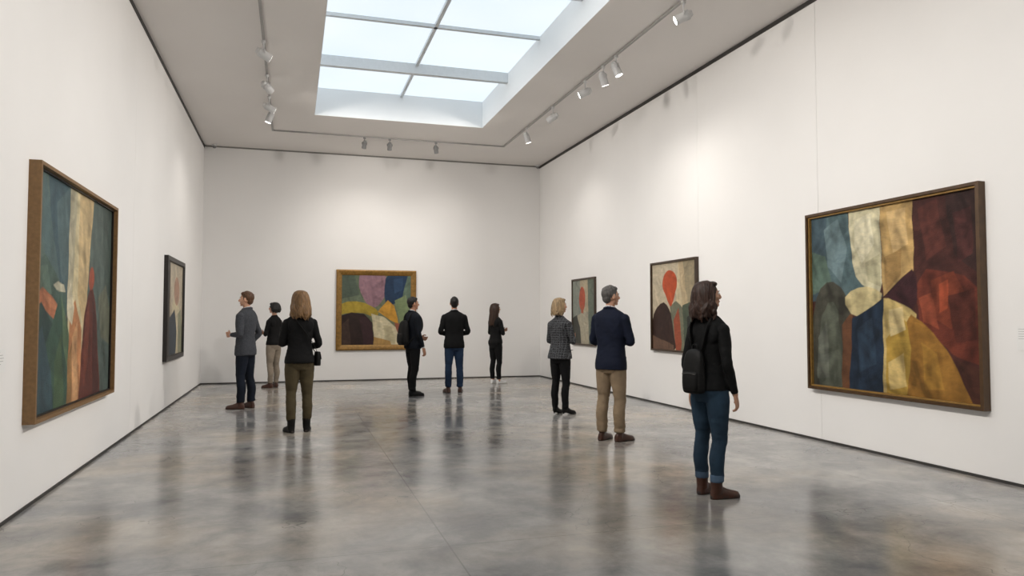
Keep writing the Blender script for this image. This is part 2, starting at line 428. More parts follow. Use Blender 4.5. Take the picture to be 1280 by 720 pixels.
def make_head(P, hyaw, hpitch, hair, female, rs):
    st = len(P.V)
    w_ = .95 if female else 1.0
    P.ell((0, -.012, 1.655), (.074*w_, .093, .092), SK, nu=24, nv=16)
    P.ell((0, .028, 1.628), (.062*w_, .060, .078), SK, nu=20, nv=14)
    P.ell((0, .022, 1.585), (.053*w_, .062, .052), SK)
    P.ell((0, .066, 1.553), (.022, .019, .018), SK)
    for sx in (-1, 1):
        P.ell((sx*.034, .058, 1.612), (.022, .022, .022), SK)      # cheek
        P.ell((sx*.030, .0765, 1.6475), (.0125, .0095, .0075), EYE)
        P.ell((sx*.031, .0835, 1.6475), (.0055, .0045, .0055), IRIS)
        P.limb([(sx*.014, .086, 1.664), (sx*.03, .085, 1.669), (sx*.047, .073, 1.664)], [.0035, .0042, .003], BROW, n=8)
        P.ell((sx*.074*w_, -.004, 1.632), (.008, .019, .031), SK, rot=Matrix.Rotation(sx*-.35, 3, 'Z'))
        P.ell((sx*.078*w_, -.006, 1.612), (.006, .010, .012), SK)
    nz = .100 if female else .105
    P.limb([(0, .084, 1.655), (0, .094, 1.635), (0, nz, 1.616), (0, .096, 1.606)], [.008, .009, .011, .008], SK, n=10)
    for sx in (-1, 1): P.ell((sx*.011, .092, 1.610), (.008, .010, .007), SK)
    P.ell((0, .083, 1.585), (.020, .010, .0055), LIP); P.ell((0, .081, 1.577), (.017, .010, .006), LIP)
    k = hair['kind']
    if k == 'short':
        P.ell((0, -.024, 1.668), (.0795, .096, .091), HAIR, nu=24, nv=16)
        P.ell((0, -.055, 1.615), (.066, .050, .060), HAIR)
        P.ell((0, .028, 1.722), (.055, .048, .032), HAIR)
        for sx in (-1, 1): P.ell((sx*.067, .010, 1.652), (.010, .016, .028), HAIR)
        for i in range(60):     # tufts
            ph = rs.uniform(0, 2*math.pi); th = rs.uniform(.1, 1.15)
            c = Vector((.074*math.sin(th)*math.cos(ph), -.020+.088*math.sin(th)*math.sin(ph), 1.672+.082*math.cos(th)))
            d = Vector((math.cos(ph)*.2, math.sin(ph)*.3-.25, -.15))*.05
            P.limb([c-d*.6, c+d*.6], [.011, .006], HAIR, n=8, sub=2)
    elif k == 'pixie':
        P.ell((0, -.024, 1.668), (.086, .104, .095), HAIR, nu=24, nv=16)
        P.ell((0, -.055, 1.61), (.074, .062, .07), HAIR)
        hair_locks(P, 1.565, .98, n=18, wave=.006, rad=.016, rs=rs, a0=165, a1=375)
        P.ell((0, .035, 1.722), (.062, .05, .032), HAIR)
    else:
        P.ell((0, -.024, 1.668), (.080, .098, .091), HAIR, nu=24, nv=16)
        P.ell((0, -.04, 1.60), (.078, .068, .09), HAIR)
        P.ell((.012, .028, 1.726), (.058, .046, .026), HAIR)
        hair_locks(P, hair.get('z', 1.42), hair.get('spread', 1.1), n=hair.get('n', 22), wave=hair.get('wave', .012), rs=rs, tuck=hair.get('tuck', .0), vol=hair.get('vol', 1.0),
                   a0=hair.get('a0', 166), a1=hair.get('a1', 374), rad=hair.get('rad', .018))
    piv = Vector((0, -.01, 1.55))
    P.xform(Matrix.Translation(piv) @ Matrix.Rotation(-hyaw, 4, 'Z') @ Matrix.Rotation(hpitch, 4, 'X') @ Matrix.Translation(-piv), st)
    # neck
    P.limb([(0, -.018, 1.44), (0, -.012, 1.50), (0, -.002, 1.57)], [.058*w_, .052*w_, .052*w_], SK, n=18)

ARMS = {
 'down':   dict(el=(.055, -.035, -.29), wr=(.065, .035, -.535)),
 'downf':  dict(el=(.05, -.01, -.29), wr=(.045, .085, -.53)),
 'cross':  dict(el=(.06, .035, -.27), wr=(-.17, .20, -.22)),
 'clasp':  dict(el=(.07, -.01, -.28), wr=(-.12, .185, -.36)),
 'hold':   dict(el=(.05, -.03, -.28), wr=(-.03, .16, -.29)),
 'pocket': dict(el=(.085, -.05, -.27), wr=(.005, .07, -.47)),
}
def person(name, loc, az, H, female, mats, top, hem, arms, head_az, hair, shoes, feet, hpitch=0.0, voxel=.009, bulk=1.0, collar=True, legw=1.0, cuff=False, wr=.0046, seed=1, lean=0.0):
    rs = random.Random(seed)
    B = Parts(); Hd = Parts(); Hn = Parts()
    # ---- legs / trousers
    px = lean
    if female:
        B.zloft([(.77, .135, .098, -.005, px), (.84, .158, .112, -.012, px), (.90, .162, .116, -.014, px), (.97, .146, .104, -.006, px), (1.05, .122, .092, 0, px*.7)], BOT)
        for sx in (-1, 1): B.ell((sx*.074+px, -.050, .868), (.080, .072, .085), BOT)
        lr = [.092, .090, .076, .059, .058, .050, .046]
    else:
        B.zloft([(.77, .135, .10, -.003, px), (.84, .154, .112, -.006, px), (.92, .156, .112, -.006, px), (1.0, .148, .104, 0, px), (1.06, .140, .098, 0, px*.7)], BOT)
        for sx in (-1, 1): B.ell((sx*.075+px, -.036, .875), (.078, .072, .085), BOT)
        lr = [.094, .093, .081, .066, .065, .060, .059]
    lr = [r*legw for r in lr]
    lr[0] = min(lr[0], .088)
    for sx, (fx, fy, toe) in zip((-1, 1), feet):
        hip = Vector((sx*.080+px, -.004, .87)); ank = Vector((fx, fy-.02, .10))
        hem_z = .145 if cuff else (.085 if shoes != 'boot' else .13)
        kn = hip.lerp(ank, .51)+Vector((sx*.006, .018, 0)); kz = .48
        cf = hip.lerp(ank, .72)+Vector((sx*.006, -.012, 0))
        lowp = Vector((fx, fy-.022, hem_z+.02))
        B.limb([hip+Vector((0, 0, .05)), hip.lerp(kn, .25), hip.lerp(kn, .62), kn, cf, hip.lerp(ank, .9), lowp], lr, BOT, n=20, sub=5, round_ends=False)
        if shoes in ('heel', 'sneaker'):
            B.limb([(fx, fy-.022, .2), (fx, fy-.02, .06)], [.036, .034], SK if shoes == 'sneaker' else SHOE, n=12)
        else:
            B.limb([(fx, fy-.022, .2), (fx, fy-.02, .05)], [.036, .036], SHOE, n=12)
        if cuff:
            B.limb([(fx, fy-.022, hem_z-.005), (fx, fy-.022, hem_z+.045)], [lr[-1]+.007]*2, CUFF, n=20, round_ends=False)
        shoe(B, fx, fy, toe, shoes, .27 if not female else .245)
    # ---- torso garment
    k = bulk
    if not female:
        prof = [(hem, .184*k, .136*k, -.004, px), (hem+.07, .184*k, .136*k, -.004, px), (.99, .170*k, .124*k, 0, px*.8), (1.08, .162*k, .114*k, .002, px*.5), (1.2, .178*k, .121*k, .002, 0), (1.3, .190*k, .124*k, -.002, 0),
                (1.38, .196*k, .114*k, -.01, 0), (1.425, .182*k, .098*k, -.016, 0), (1.455, .150*k, .082, -.018, 0), (1.482, .100, .070, -.015, 0), (1.505, .066, .060, -.012, 0)]
        SX, SZh, r0 = .176*k, 1.376, .062
    else:
        prof = [(hem, .172*k, .134*k, -.012, px), (hem+.05, .170*k, .130*k, -.010, px), (.99, .152*k, .112*k, -.004, px*.8), (1.09, .134*k, .100*k, 0, px*.5), (1.19, .146*k, .108*k, .004, 0), (1.28, .158*k, .118*k, .008, 0),
                (1.36, .168*k, .104*k, -.004, 0), (1.398, .158*k, .090*k, -.012, 0), (1.428, .130, .075, -.016, 0), (1.458, .086, .064, -.014, 0), (1.488, .058, .056, -.012, 0)]
        SX, SZh, r0 = .150*k, 1.352, .055
    B.zloft(prof, TOP, n=32)
    if female: 
        for sx in (-1, 1): B.ell((sx*.068, .085, 1.255), (.058, .048, .058), TOP)
    # shoulder blades
    for sx in (-1, 1): B.ell((sx*.085, -.078*k, 1.32), (.07, .035, .085), TOP)
    if collar:
        z0 = 1.475 if not female else 1.455
        B.limb([(-.062, .03, z0-.005), (-.070, -.02, z0+.018), (-.045, -.072, z0+.030), (0, -.085, z0+.034), (.045, -.072, z0+.030), (.070, -.02, z0+.018), (.062, .03, z0-.005)], [.013]*7, TOP, n=8, sub=3)
        B.limb([(-.052, .04, z0+.01), (-.056, -.02, z0+.040), (0, -.066, z0+.054), (.056, -.02, z0+.040), (.052, .04, z0+.01)], [.008]*5, SHIRT, n=8, sub=3)
        # lapels
        for sx in (-1, 1): B.limb([(sx*.06, .06, 1.44), (sx*.05, .108*k, 1.32), (sx*.02, .122*k, 1.12)], [.016, .02, .008], TOP, n=8, flat=.5)
        B.limb([(0, .088, 1.44), (0, .108*k, 1.33), (0, .112*k, 1.2)], [.035, .026, .008], SHIRT, n=10, flat=.45, up=(0, 1, 0))
    else:
        B.limb([(-.05, .02, 1.462), (-.052, -.03, 1.482), (0, -.068, 1.49), (.052, -.03, 1.482), (.05, .02, 1.462), (0, .052, 1.45), (-.05, .02, 1.462)], [.011]*7, TOP, n=8, sub=3)
    if not female or hem < .85:  # pocket flaps on jacket
        for sx in (-1, 1): B.limb([(sx*.145*k, .085*k, hem+.13), (sx*.175*k, .02, hem+.13)], [.009, .009], TOP, n=6)
    # ---- arms
    for sx, an in zip((-1, 1), arms):
        A = ARMS[an] if isinstance(an, str) else an
        sh = Vector((sx*SX, -.012, SZh))
        el = sh+Vector((sx*A['el'][0], A['el'][1], A['el'][2]+.015)); wrp = sh+Vector((sx*A['wr'][0], A['wr'][1], A['wr'][2]+.02))
        if an == 'cross' and sx == 1: wrp += Vector((0, .035, -.035))
        d = (wrp-el).normalized(); fa = (wrp-el).length
        wc = wrp-d*.01
        B.ell(sh, (r0*1.0, r0*1.05, r0*1.02), TOP)
        rr = [r0*.96, r0*.97, r0*.84, r0*.78, r0*.74, r0*.6, r0*.56]
        B.limb([sh, sh.lerp(el, .15), sh.lerp(el, .6), el, el.lerp(wc, .3), el.lerp(wc, .8), wc], rr, TOP, n=16, sub=4, round_ends=False)
        B.limb([el, wrp+d*.012], [.028, .024], SHIRT if (collar and not female) else SK, n=12)
        if an == 'cross':
            S_ = Vector((0, .1, 1)); Nn = Vector((0, -1, 0)); D = (d+Vector((0, -.35, .05))).normalized(); cu = .45
        elif an in ('clasp', 'hold'):
            S_ = Vector((0, .5, 1)); Nn = Vector((-sx, -.3, 0)); D = d; cu = .7
        elif an == 'pocket':
            S_ = Vector((0, 1, .2)); Nn = Vector((-sx, 0, 0)); D = d; cu = .3
        else:
            S_ = Vector((-sx*.35, 1, 0)); Nn = Vector((-sx, -.2, 0)); D = (d*.9+Vector((0, .0, -.25))).normalized(); cu = .38
        hand(Hn, wrp+d*.012, D, Nn, S_, cu, .97 if not female else .88)
    make_head(Hd, math.radians(head_az-az), hpitch, hair, female, rs)
    G = [remesh(B, voxel, 3, wr, (TOP, BOT)), remesh(Hd, .0048, 1), remesh(Hn, .0034, 1)]
    V, F, Mi = join_groups(G)
    s = H/1.75
    V = [(x*s, y*s, z*s) for x, y, z in V]
    zmin = min(v[2] for v in V); V = [(x, y, z-zmin) for x, y, z in V]
    o = mesh_obj(name, V, F, mats, Mi, smooth=True)
    o.location = loc; o.rotation_euler = (0, 0, -math.radians(az))
    return o, s

def mset(skin, top, bot, sh, sole, hair, shirt=None, cuff=None):
    return [skin, top, bot, sh, sole, hair, M_lip, M_eye, M_iris, shirt or top, cuff or bot, hair]

M_blk = cloth('black_wool', '#0c0c0d'); M_blk2 = cloth('black_knit', '#0a0b0c', bump=.5)
M_navy = cloth('navy_wool', '#0e1527'); M_navyd = cloth('dark_navy_wool', '#0c111a'); M_grey = cloth('grey_tweed_wool', '#3f4146', var=.25, scale=60)
M_olive = cloth('olive_cotton', '#4c4330'); M_khaki = cloth('khaki_cotton', '#87755f'); M_beige = cloth('beige_cotton', '#897e70')
M_jean = jeans('blue_denim', '#243646'); M_jeand = jeans('dark_denim', '#141a25'); M_jeanb = jeans('mid_denim', '#24354d'); M_cuff = jeans('denim_cuff', '#485b70')
M_blkt = cloth('black_trousers', '#0b0b0d')
M_brn = simple('brown_leather', srgb('#422417'), .4, var=.2, bump=.1)
M_blkl = simple('black_leather', srgb('#080808'), .6, var=.2, bump=.15, spec=.25); M_white = simple('white_canvas', (.7, .7, .7), .6, var=.04)
M_sole = simple('rubber_sole', (.03, .022, .018), .6); M_solew = simple('white_sole', (.7, .7, .68), .6, var=.03)
M_shirt = simple('white_shirt', (.5, .52, .56), .7, var=.03)
H_blond = hairm('hair_dark_blond', '#76593a'); H_blond2 = hairm('hair_ash_blond', '#927b5c'); H_brown = hairm('hair_brown', '#301e14'); H_dark = hairm('hair_black', '#110d0b')
H_grey = hairm('hair_grey', '#524f4d', .3); H_auburn = hairm('hair_auburn', '#2e1b12'); H_lbrown = hairm('hair_light_brown', '#563b28')
M_tweed = tweed()

def strap(P, pts, w_=.016, m=0): P.limb(pts, [w_]*len(pts), m, n=10, sub=4, flat=.3, up=(1, 0, 0))
def place(P, name, o, s, mats):
    V = [v*s for v in P.V]
    b = mesh_obj(name, V, P.F, mats, P.M, smooth=True, parent=o)
    md = b.modifiers.new('bevel', 'BEVEL'); md.width = .002; md.segments = 1; md.limit_method = 'ANGLE'
    return b
def backpack(o, s, xo, z0, z1, w_, d, yb=-.125, dz=0.0, X0=.095):
    P = Parts(); h = z1-z0; yc = yb-d
    pr = [(z0, w_*.55, d*.5, yc), (z0+.012, w_*.9, d*.85, yc), (z0+h*.2, w_, d, yc), (z0+h*.5, w_*.97, d*.95, yc), (z0+h*.8, w_*.86, d*.75, yc+d*.1), (z0+h*.94, w_*.66, d*.5, yc+d*.2), (z1, w_*.3, d*.2, yc+d*.3)]
    P.zloft([(*q, xo) for q in pr], 0, n=32, p=2.8)
    P.zloft([(z0+h*.08, w_*.45, d*.25, yc-d*.8, xo), (z0+h*.12, w_*.7, d*.42, yc-d*.8, xo), (z0+h*.35, w_*.72, d*.42, yc-d*.8, xo), (z0+h*.47, w_*.66, d*.3, yc-d*.75, xo), (z0+h*.5, w_*.5, d*.15, yc-d*.7, xo)], 0, n=28, p=3)
    P.limb([(xo-w_*.62, yc-d*1.15, z0+h*.44), (xo, yc-d*1.22, z0+h*.46), (xo+w_*.62, yc-d*1.15, z0+h*.44)], [.004]*3, 1, n=6)
    P.limb([(xo-.03, yc+d*.3, z1-.02), (xo-.02, yc+d*.3, z1+.03), (xo+.02, yc+d*.3, z1+.03), (xo+.03, yc+d*.3, z1-.02)], [.006]*4, 0, n=8)
    for sx in (-1, 1):
        X = sx*X0
        strap(P, [(xo+sx*w_*.4, yb-.01, z1-.04), (X, -.122, 1.38+dz), (X, -.085, 1.452+dz), (X, -.02, 1.478+dz), (X, .05, 1.440+dz), (X*1.15, .108, 1.35), (X*1.45, .105, 1.22), (X*1.75, .03, 1.12), (xo+sx*w_*.8, yb-.01, z0+.06)], .02)
    return place(P, 'backpack', o, s, [M_blkl, M_dark])

# 1 man in grey blazer, looking at left wall
person('man', (-.69, 12.25, 0), -62, 1.83, False, mset(S_fair, M_grey, M_jeand, M_brn, M_sole, H_lbrown, M_shirt), 'blazer', .80, ('hold', 'pocket'), -80, dict(kind='short'), 'dress', ((-.10, .03, -.15), (.10, -.03, .25)), seed=11)
# 2 woman, short dark hair
person('woman', (-.35, 15.83, 0), -48, 1.74, True, mset(S_fair, M_blk, M_beige, M_brn, M_sole, H_dark), 'knit', .88, ('cross', 'cross'), -72, dict(kind='pixie'), 'dress', ((-.10, .0, -.2), (.10, .03, .2)), collar=False, legw=1.05, seed=12)
# 3 blond woman with handbag
o3, s3 = person('woman', (.10, 9.51, 0), -8, 1.75, True, mset(S_fair, M_blk, M_olive, M_blkl, M_sole, H_blond), 'jacket', .86, ('cross', 'clasp'), -22, dict(kind='long', z=1.41, spread=1.2, wave=.022, rad=.015, n=26), 'boot', ((-.10, .0, -.25), (.10, .03, .25)), collar=False, legw=1.08, bulk=1.06, seed=13, voxel=.008)
# 4 man with backpack
o4, s4 = person('man', (2.14, 13.42, 0), 68, 1.80, False, mset(S_tan, M_navyd, M_blkt, M_blkl, M_sole, H_dark, M_shirt), 'jacket', .84, ('clasp', 'downf'), 80, dict(kind='short'), 'dress', ((-.09, .05, -.1), (.09, -.04, .2)), seed=14)
# 5 man from behind
person('man', (2.99, 13.79, 0), 4, 1.82, False, mset(S_tan, M_blk, M_jeanb, M_brn, M_sole, H_dark, M_shirt), 'blazer', .82, ('clasp', 'clasp'), 6, dict(kind='short'), 'dress', ((-.11, .0, -.25), (.11, .0, .25)), bulk=1.04, seed=15)
# 6 woman, long brown hair, sneakers
person('woman', (4.27, 15.42, 0), 62, 1.74, True, mset(S_fair, M_blk, M_blkt, M_white, M_solew, H_brown), 'jacket', .88, ('cross', 'cross'), 84, dict(kind='long', z=1.27, spread=1.0, wave=.006, tuck=.03), 'sneaker', ((-.08, .0, -.1), (.08, .04, .2)), collar=False, seed=16)
# 7 woman in tweed
person('woman', (3.81, 10.18, 0), 58, 1.71, True, mset(S_fair, M_tweed, M_blkt, M_blkl, M_blkl, H_blond2), 'jacket', .84, ('cross', 'cross'), 86, dict(kind='bob', z=1.50, spread=1.05, wave=.016, rad=.015, a0=174, a1=366), 'heel', ((-.085, .0, -.15), (.085, .03, .25)), collar=False, bulk=1.12, seed=17, voxel=.008)
# 8 grey haired man, navy blazer
person('man', (3.54, 7.79, 0), 52, 1.78, False, mset(S_fair, M_navy, M_khaki, M_brn, M_sole, H_grey, M_shirt), 'blazer', .81, ('cross', 'cross'), 86, dict(kind='short'), 'dress', ((-.11, .0, .0), (.10, .03, .35)), seed=18, voxel=.007, legw=1.04)
# 9 woman with brown hair and backpack
o9, s9 = person('woman', (3.20, 5.16, 0), 72, 1.70, True, mset(S_fair, M_blk2, M_jean, M_brn, M_sole, H_auburn, None, M_cuff), 'sweater', .87, ('down', 'downf'), 102, dict(kind='long', z=1.45, spread=1.2, wave=.022, vol=1.03, rad=.0145, n=28, a0=176, a1=364), 'boot', ((-.09, .02, -.1), (.10, -.02, .3)), collar=False, cuff=True, seed=19, voxel=.006, hpitch=.06, legw=1.05)
backpack(o4, s4, 0, .90, 1.34, .135, .075)
backpack(o9, s9, -.02, .84, 1.20, .105, .055, yb=-.112, dz=-.022, X0=.088)
# handbag of 3
P = Parts()
P.zloft([(.82, .030, .06, .0, .215), (.83, .038, .085, 0, .215), (.92, .036, .09, 0, .215), (.985, .024, .08, 0, .212), (.995, .012, .06, 0, .21)], 0, n=28, p=3)
P.zloft([(.90, .006, .055, 0, .253), (.905, .008, .08, 0, .252), (.985, .008, .078, 0, .238), (.99, .004, .07, 0, .236)], 0, n=20, p=3)
P.ell((.262, 0, .915), (.005, .009, .009), 1)
strap(P, [(.205, -.05, .98), (.17, -.11, 1.05), (.08, -.128, 1.2), (-.04, -.13, 1.36), (-.095, -.085, 1.432), (-.10, .0, 1.452), (-.07, .08, 1.40), (.03, .15, 1.26), (.14, .12, 1.08), (.205, .05, .98)], .010)
M_brass = simple('brass', (.6, .45, .2), .3, 1.0, var=.05)
place(P, 'handbag', o3, s3, [M_blkl, M_brass])

# ------------------------------------------------------------------ paintings
def paint_mat():
    m, nt, b = newmat('oil_paint'); L = nt.links
    at = N(nt, 'ShaderNodeAttribute'); at.attribute_name = 'Col'
    tc = N(nt, 'ShaderNodeTexCoord'); mp = N(nt, 'ShaderNodeMapping'); mp.inputs['Rotation'].default_value = (0, .6, 0); mp.inputs['Scale'].default_value = (1, 1, 2.6)
    L.new(tc.outputs['Object'], mp.inputs['Vector'])
    n1 = N(nt, 'ShaderNodeTexNoise', Scale=5.5, Detail=8.0, Roughness=.68, Distortion=1.0); L.new(mp.outputs[0], n1.inputs['Vector'])
    n2 = N(nt, 'ShaderNodeTexNoise', Scale=38.0, Detail=4.0, Distortion=.8); L.new(mp.outputs[0], n2.inputs['Vector'])
    r = N(nt, 'ShaderNodeValToRGB'); e = r.color_ramp.elements
    e[0].position = .33; e[0].color = (.72, .74, .76, 1); e[1].position = .68; e[1].color = (1.08, 1.06, 1.02, 1)
    L.new(n1.outputs['Fac'], r.inputs['Fac'])
    mx = N(nt, 'ShaderNodeMix'); mx.data_type = 'RGBA'; mx.blend_type = 'MULTIPLY'; mx.inputs[0].default_value = .85
    L.new(at.outputs['Color'], mx.inputs[6]); L.new(r.outputs[0], mx.inputs[7]); L.new(mx.outputs[2], b.inputs['Base Color'])
    b.inputs['Roughness'].default_value = .5; b.inputs['Specular IOR Level'].default_value = .25
    bp = N(nt, 'ShaderNodeBump', Strength=.3, Distance=.01); L.new(n2.outputs['Fac'], bp.inputs['Height']); L.new(bp.outputs[0], b.inputs['Normal'])
    return m
M_paint = paint_mat()
def circ(cx_, cy, rx, ry, a0=0, a1=360, n=30): return [(cx_+rx*math.cos(math.radians(a0+(a1-a0)*i/n)), cy+ry*math.sin(math.radians(a0+(a1-a0)*i/n))) for i in range(n+1)]
def smooth_poly(P, it=0):
    for _ in range(it):
        Q = []
        for a, b in zip(P, P[1:]+P[:1]):
            Q += [(a[0]*.75+b[0]*.25, a[1]*.75+b[1]*.25), (a[0]*.25+b[0]*.75, a[1]*.25+b[1]*.75)]
        P = Q
    return P
def inside(px, py, poly):
    r = np.zeros(px.shape, bool); j = len(poly)-1
    for i in range(len(poly)):
        xi, yi = poly[i]; xj, yj = poly[j]
        c = ((yi > py) != (yj > py)); r ^= c & (px < (xj-xi)*(py-yi)/((yj-yi) if yj != yi else 1e-9)+xi); j = i
    return r
def frame(prof, w_, h, m, par, name):
    V = []; F = []; n = len(prof)
    for off, dep in prof:
        for sx, sz in ((-1, -1), (1, -1), (1, 1), (-1, 1)): V.append((sx*(w_/2-off), -dep, sz*(h/2-off)))
    for i in range(n):
        k = (i+1) % n
        for j in range(4):
            l = (j+1) % 4; F.append([i*4+j, i*4+l, k*4+l, k*4+j])
    return mesh_obj(name, V, F, m, parent=par)
def painting(loc, rot, w_, h, prof, fm, slip, shapes, bg, seed, nres=230, strokes=500, samt=.16):
    e = empty('framed_painting', loc, rot)
    frame(prof, w_, h, fm, e, 'frame')
    ins = prof[-1][0] if slip is None else slip[0]
    if slip: frame([(slip[0]-slip[2], .012), (slip[0]-slip[2], slip[1]), (slip[0], slip[1]), (slip[0], .012)], w_, h, slip[3], e, 'slip')
    cw, ch = w_-2*ins+.01, h-2*ins+.01
    nu = nres; nv = int(nres*ch/cw)
    U, Vv = np.meshgrid(np.linspace(0, 1, nu+1), np.linspace(0, 1, nv+1))
    col = np.zeros(U.shape+(3,)); ss = 3
    rng = np.random.RandomState(seed); ph = rng.rand(8)*6.28
    for a in range(ss):
        for b in range(ss):
            u = U+(a-1)/(ss*nu); v = Vv+(b-1)/(ss*nv)
            uu = u+.003*np.sin(v*23+ph[0])+.001*np.sin(v*61+ph[1]); vv = v+.003*np.sin(u*19+ph[2])+.001*np.sin(u*53+ph[3])
            c = np.zeros(U.shape+(3,)); c[:] = srgb(bg)
            for poly, hx in shapes: c[inside(uu, vv, poly)] = srgb(hx)
            col += c
    col /= ss*ss
    # visible brush strokes: short soft bars of lighter / darker paint
    mod = np.zeros(U.shape)
    for k in range(strokes):
        x, y = rng.rand(2); a = rng.choice([1.35, 1.2, .5, 2.4, 1.6])+rng.randn()*.25; l = .05+.07*rng.rand(); wd_ = .010+.014*rng.rand()
        dx, dy = U-x, (Vv-y)*ch/cw
        s_ = (dx*math.cos(a)+dy*math.sin(a))/l; t_ = (-dx*math.sin(a)+dy*math.cos(a))/wd_
        mod += rng.uniform(-1, 1)*np.exp(-s_**4-t_**4)
    col *= np.clip(1+samt*mod, .55, 1.5)[..., None]
    yy = -.03
    verts = np.stack([(U-.5)*cw, np.full(U.shape, yy), (.5-Vv)*ch], -1).reshape(-1, 3)
    idx = np.arange((nu+1)*(nv+1)).reshape(nv+1, nu+1)
    faces = np.stack([idx[1:, :-1], idx[1:, 1:], idx[:-1, 1:], idx[:-1, :-1]], -1).reshape(-1, 4)
    o = mesh_obj('canvas', verts.tolist(), faces.tolist(), M_paint, parent=e)
    at = o.data.color_attributes.new('Col', 'FLOAT_COLOR', 'POINT')
    rgba = np.concatenate([col.reshape(-1, 3), np.ones((col.shape[0]*col.shape[1], 1))], 1).astype(np.float32)
    at.data.foreach_set('color', rgba.ravel())
    boxes('backing', [(-cw/2, cw/2, -.026, -.001, -ch/2, ch/2)], M_dark, parent=e)
    return e
F_oak = simple('oak_frame', srgb('#7a5c38'), .5, var=.15, scale=12, bump=.15, stretch=(3, 3, 3))
F_bronze = simple('bronze_frame', srgb('#4e3822'), .4, .2, var=.2, scale=12)
F_dark = simple('dark_bronze_frame', srgb('#3c2d20'), .4, var=.2, scale=12)
F_black = simple('black_wood_frame', srgb('#1c1613'), .45, var=.2, scale=12)
F_gold = simple('gold_frame', srgb('#84622c'), .38, .35, var=.25, scale=25, bump=.3)
F_gilt = simple('gilt_slip', srgb('#96743e'), .35, .3, var=.15, scale=25)

thin = lambda w_, d: [(0, 0), (0, d), (w_, d), (w_, .03), (w_, 0)]
# left large
A_sh = [([(0,0),(.14,0),(.22,.52),(0,.42)], '#536660'), ([(.13,0),(.38,0),(.37,.62),(.22,.5)], '#3b5159'), ([(.22,.1),(.38,0),(.37,.5),(.28,.4)], '#4e6366'), ([(0,.0),(.1,.0),(.3,.5),(.2,.5),(0,.15)], '#4e6465'),
        ([(.38,0),(.70,0),(.64,.4),(.60,1),(.40,1),(.37,.5)], '#c2b591'), ([(.50,0),(.70,0),(.64,.4),(.62,.7),(.5,.5)], '#bba47b'), ([(.38,0),(.47,0),(.43,.5),(.37,.5)], '#afa88f'),
        ([(.70,0),(1,0),(1,1),(.8,1),(.64,.45)], '#52605b'), ([(.84,.0),(1,0),(1,.5),(.9,.45)], '#404d48'), ([(.8,.5),(.92,.42),(1,.55),(1,.75),(.85,.7)], '#646859'),
        ([(.0,.40),(.12,.34),(.22,.40),(.36,.50),(.36,.66),(0,.66)], '#445951'), ([(.06,.40),(.14,.38),(.2,.5),(.1,.52)], '#576c60'),
        ([(.21,.46),(.26,.44),(.33,.455),(.35,.49),(.25,.48)], '#aeab96'),
        ([(.02,.53),(.10,.48),(.20,.51),(.36,.60),(.37,.67),(.2,.60),(.1,.56)], '#a6684a'), ([(.10,.50),(.2,.52),(.28,.57),(.18,.56)], '#b87a58'),
        ([(0,.60),(.09,.54),(.22,.64),(.36,.86),(.38,1),(0,1)], '#283e3c'), ([(.14,.72),(.29,.50),(.40,.70),(.40,1),(.20,1)], '#375044'), ([(.0,.74),(.1,.64),(.2,.82),(.24,1),(0,1)], '#364a51'), ([(.30,.50),(.42,.72),(.41,.88),(.33,.72)], '#566c52'), ([(.24,.8),(.31,.66),(.36,1),(.24,1)], '#475d44'),
        ([(.40,.58),(.47,.52),(.56,.66),(.58,1),(.40,1)], '#b07a52'), ([(.37,.50),(.41,.44),(.46,.56),(.43,.64),(.37,.60)], '#c8bfa5'), ([(.44,.7),(.5,.62),(.53,1),(.46,1)], '#c0946a'), ([(.39,.8),(.44,.72),(.45,1),(.39,1)], '#866641'),
        ([(.59,.60),(.64,.50),(.67,.46),(.72,.46),(.76,.53),(.80,.72),(.86,1),(.54,1),(.57,.75)], '#5a2d26'), ([(.71,.5),(.76,.56),(.8,.8),(.84,1),(.74,1)], '#442320'), ([(.61,.62),(.66,.52),(.67,.8),(.60,.95)], '#6e372a'), (circ(.69,.405,.040,.060, n=16), '#984c37')]
painting((XL, 7.40, 1.605), math.pi/2, 2.50, 1.95, [(0,0),(0,.085),(.028,.085),(.032,.04),(.032,0)], F_oak, (.045, .05, .012, F_black), A_sh, '#4b5e57', 1, 260)
# left small
B_sh = [([(0,0),(.22,0),(.2,.5),(.22,1),(0,1)], '#3a3632'), ([(.2,0),(1,0),(1,.6),(.3,.5)], '#b9ad98'), ([(.35,.45),(.6,.3),(.8,.5),(1,.6),(1,1),(.3,1)], '#cbbf9f'), (circ(.62,.3,.17,.16), '#a98570'),
        ([(.2,.6),(.5,.5),(.65,.75),(.6,1),(.2,1)], '#2e3a44'), ([(.7,.55),(.9,.5),(1,.7),(1,1),(.75,1)], '#8a8a72')]
painting((XL, 13.08, 1.565), math.pi/2, 1.84, 1.63, [(0,0),(0,.06),(.07,.07),(.08,.04),(.08,0)], F_black, None, B_sh, '#a99c86', 2, 150, 250)
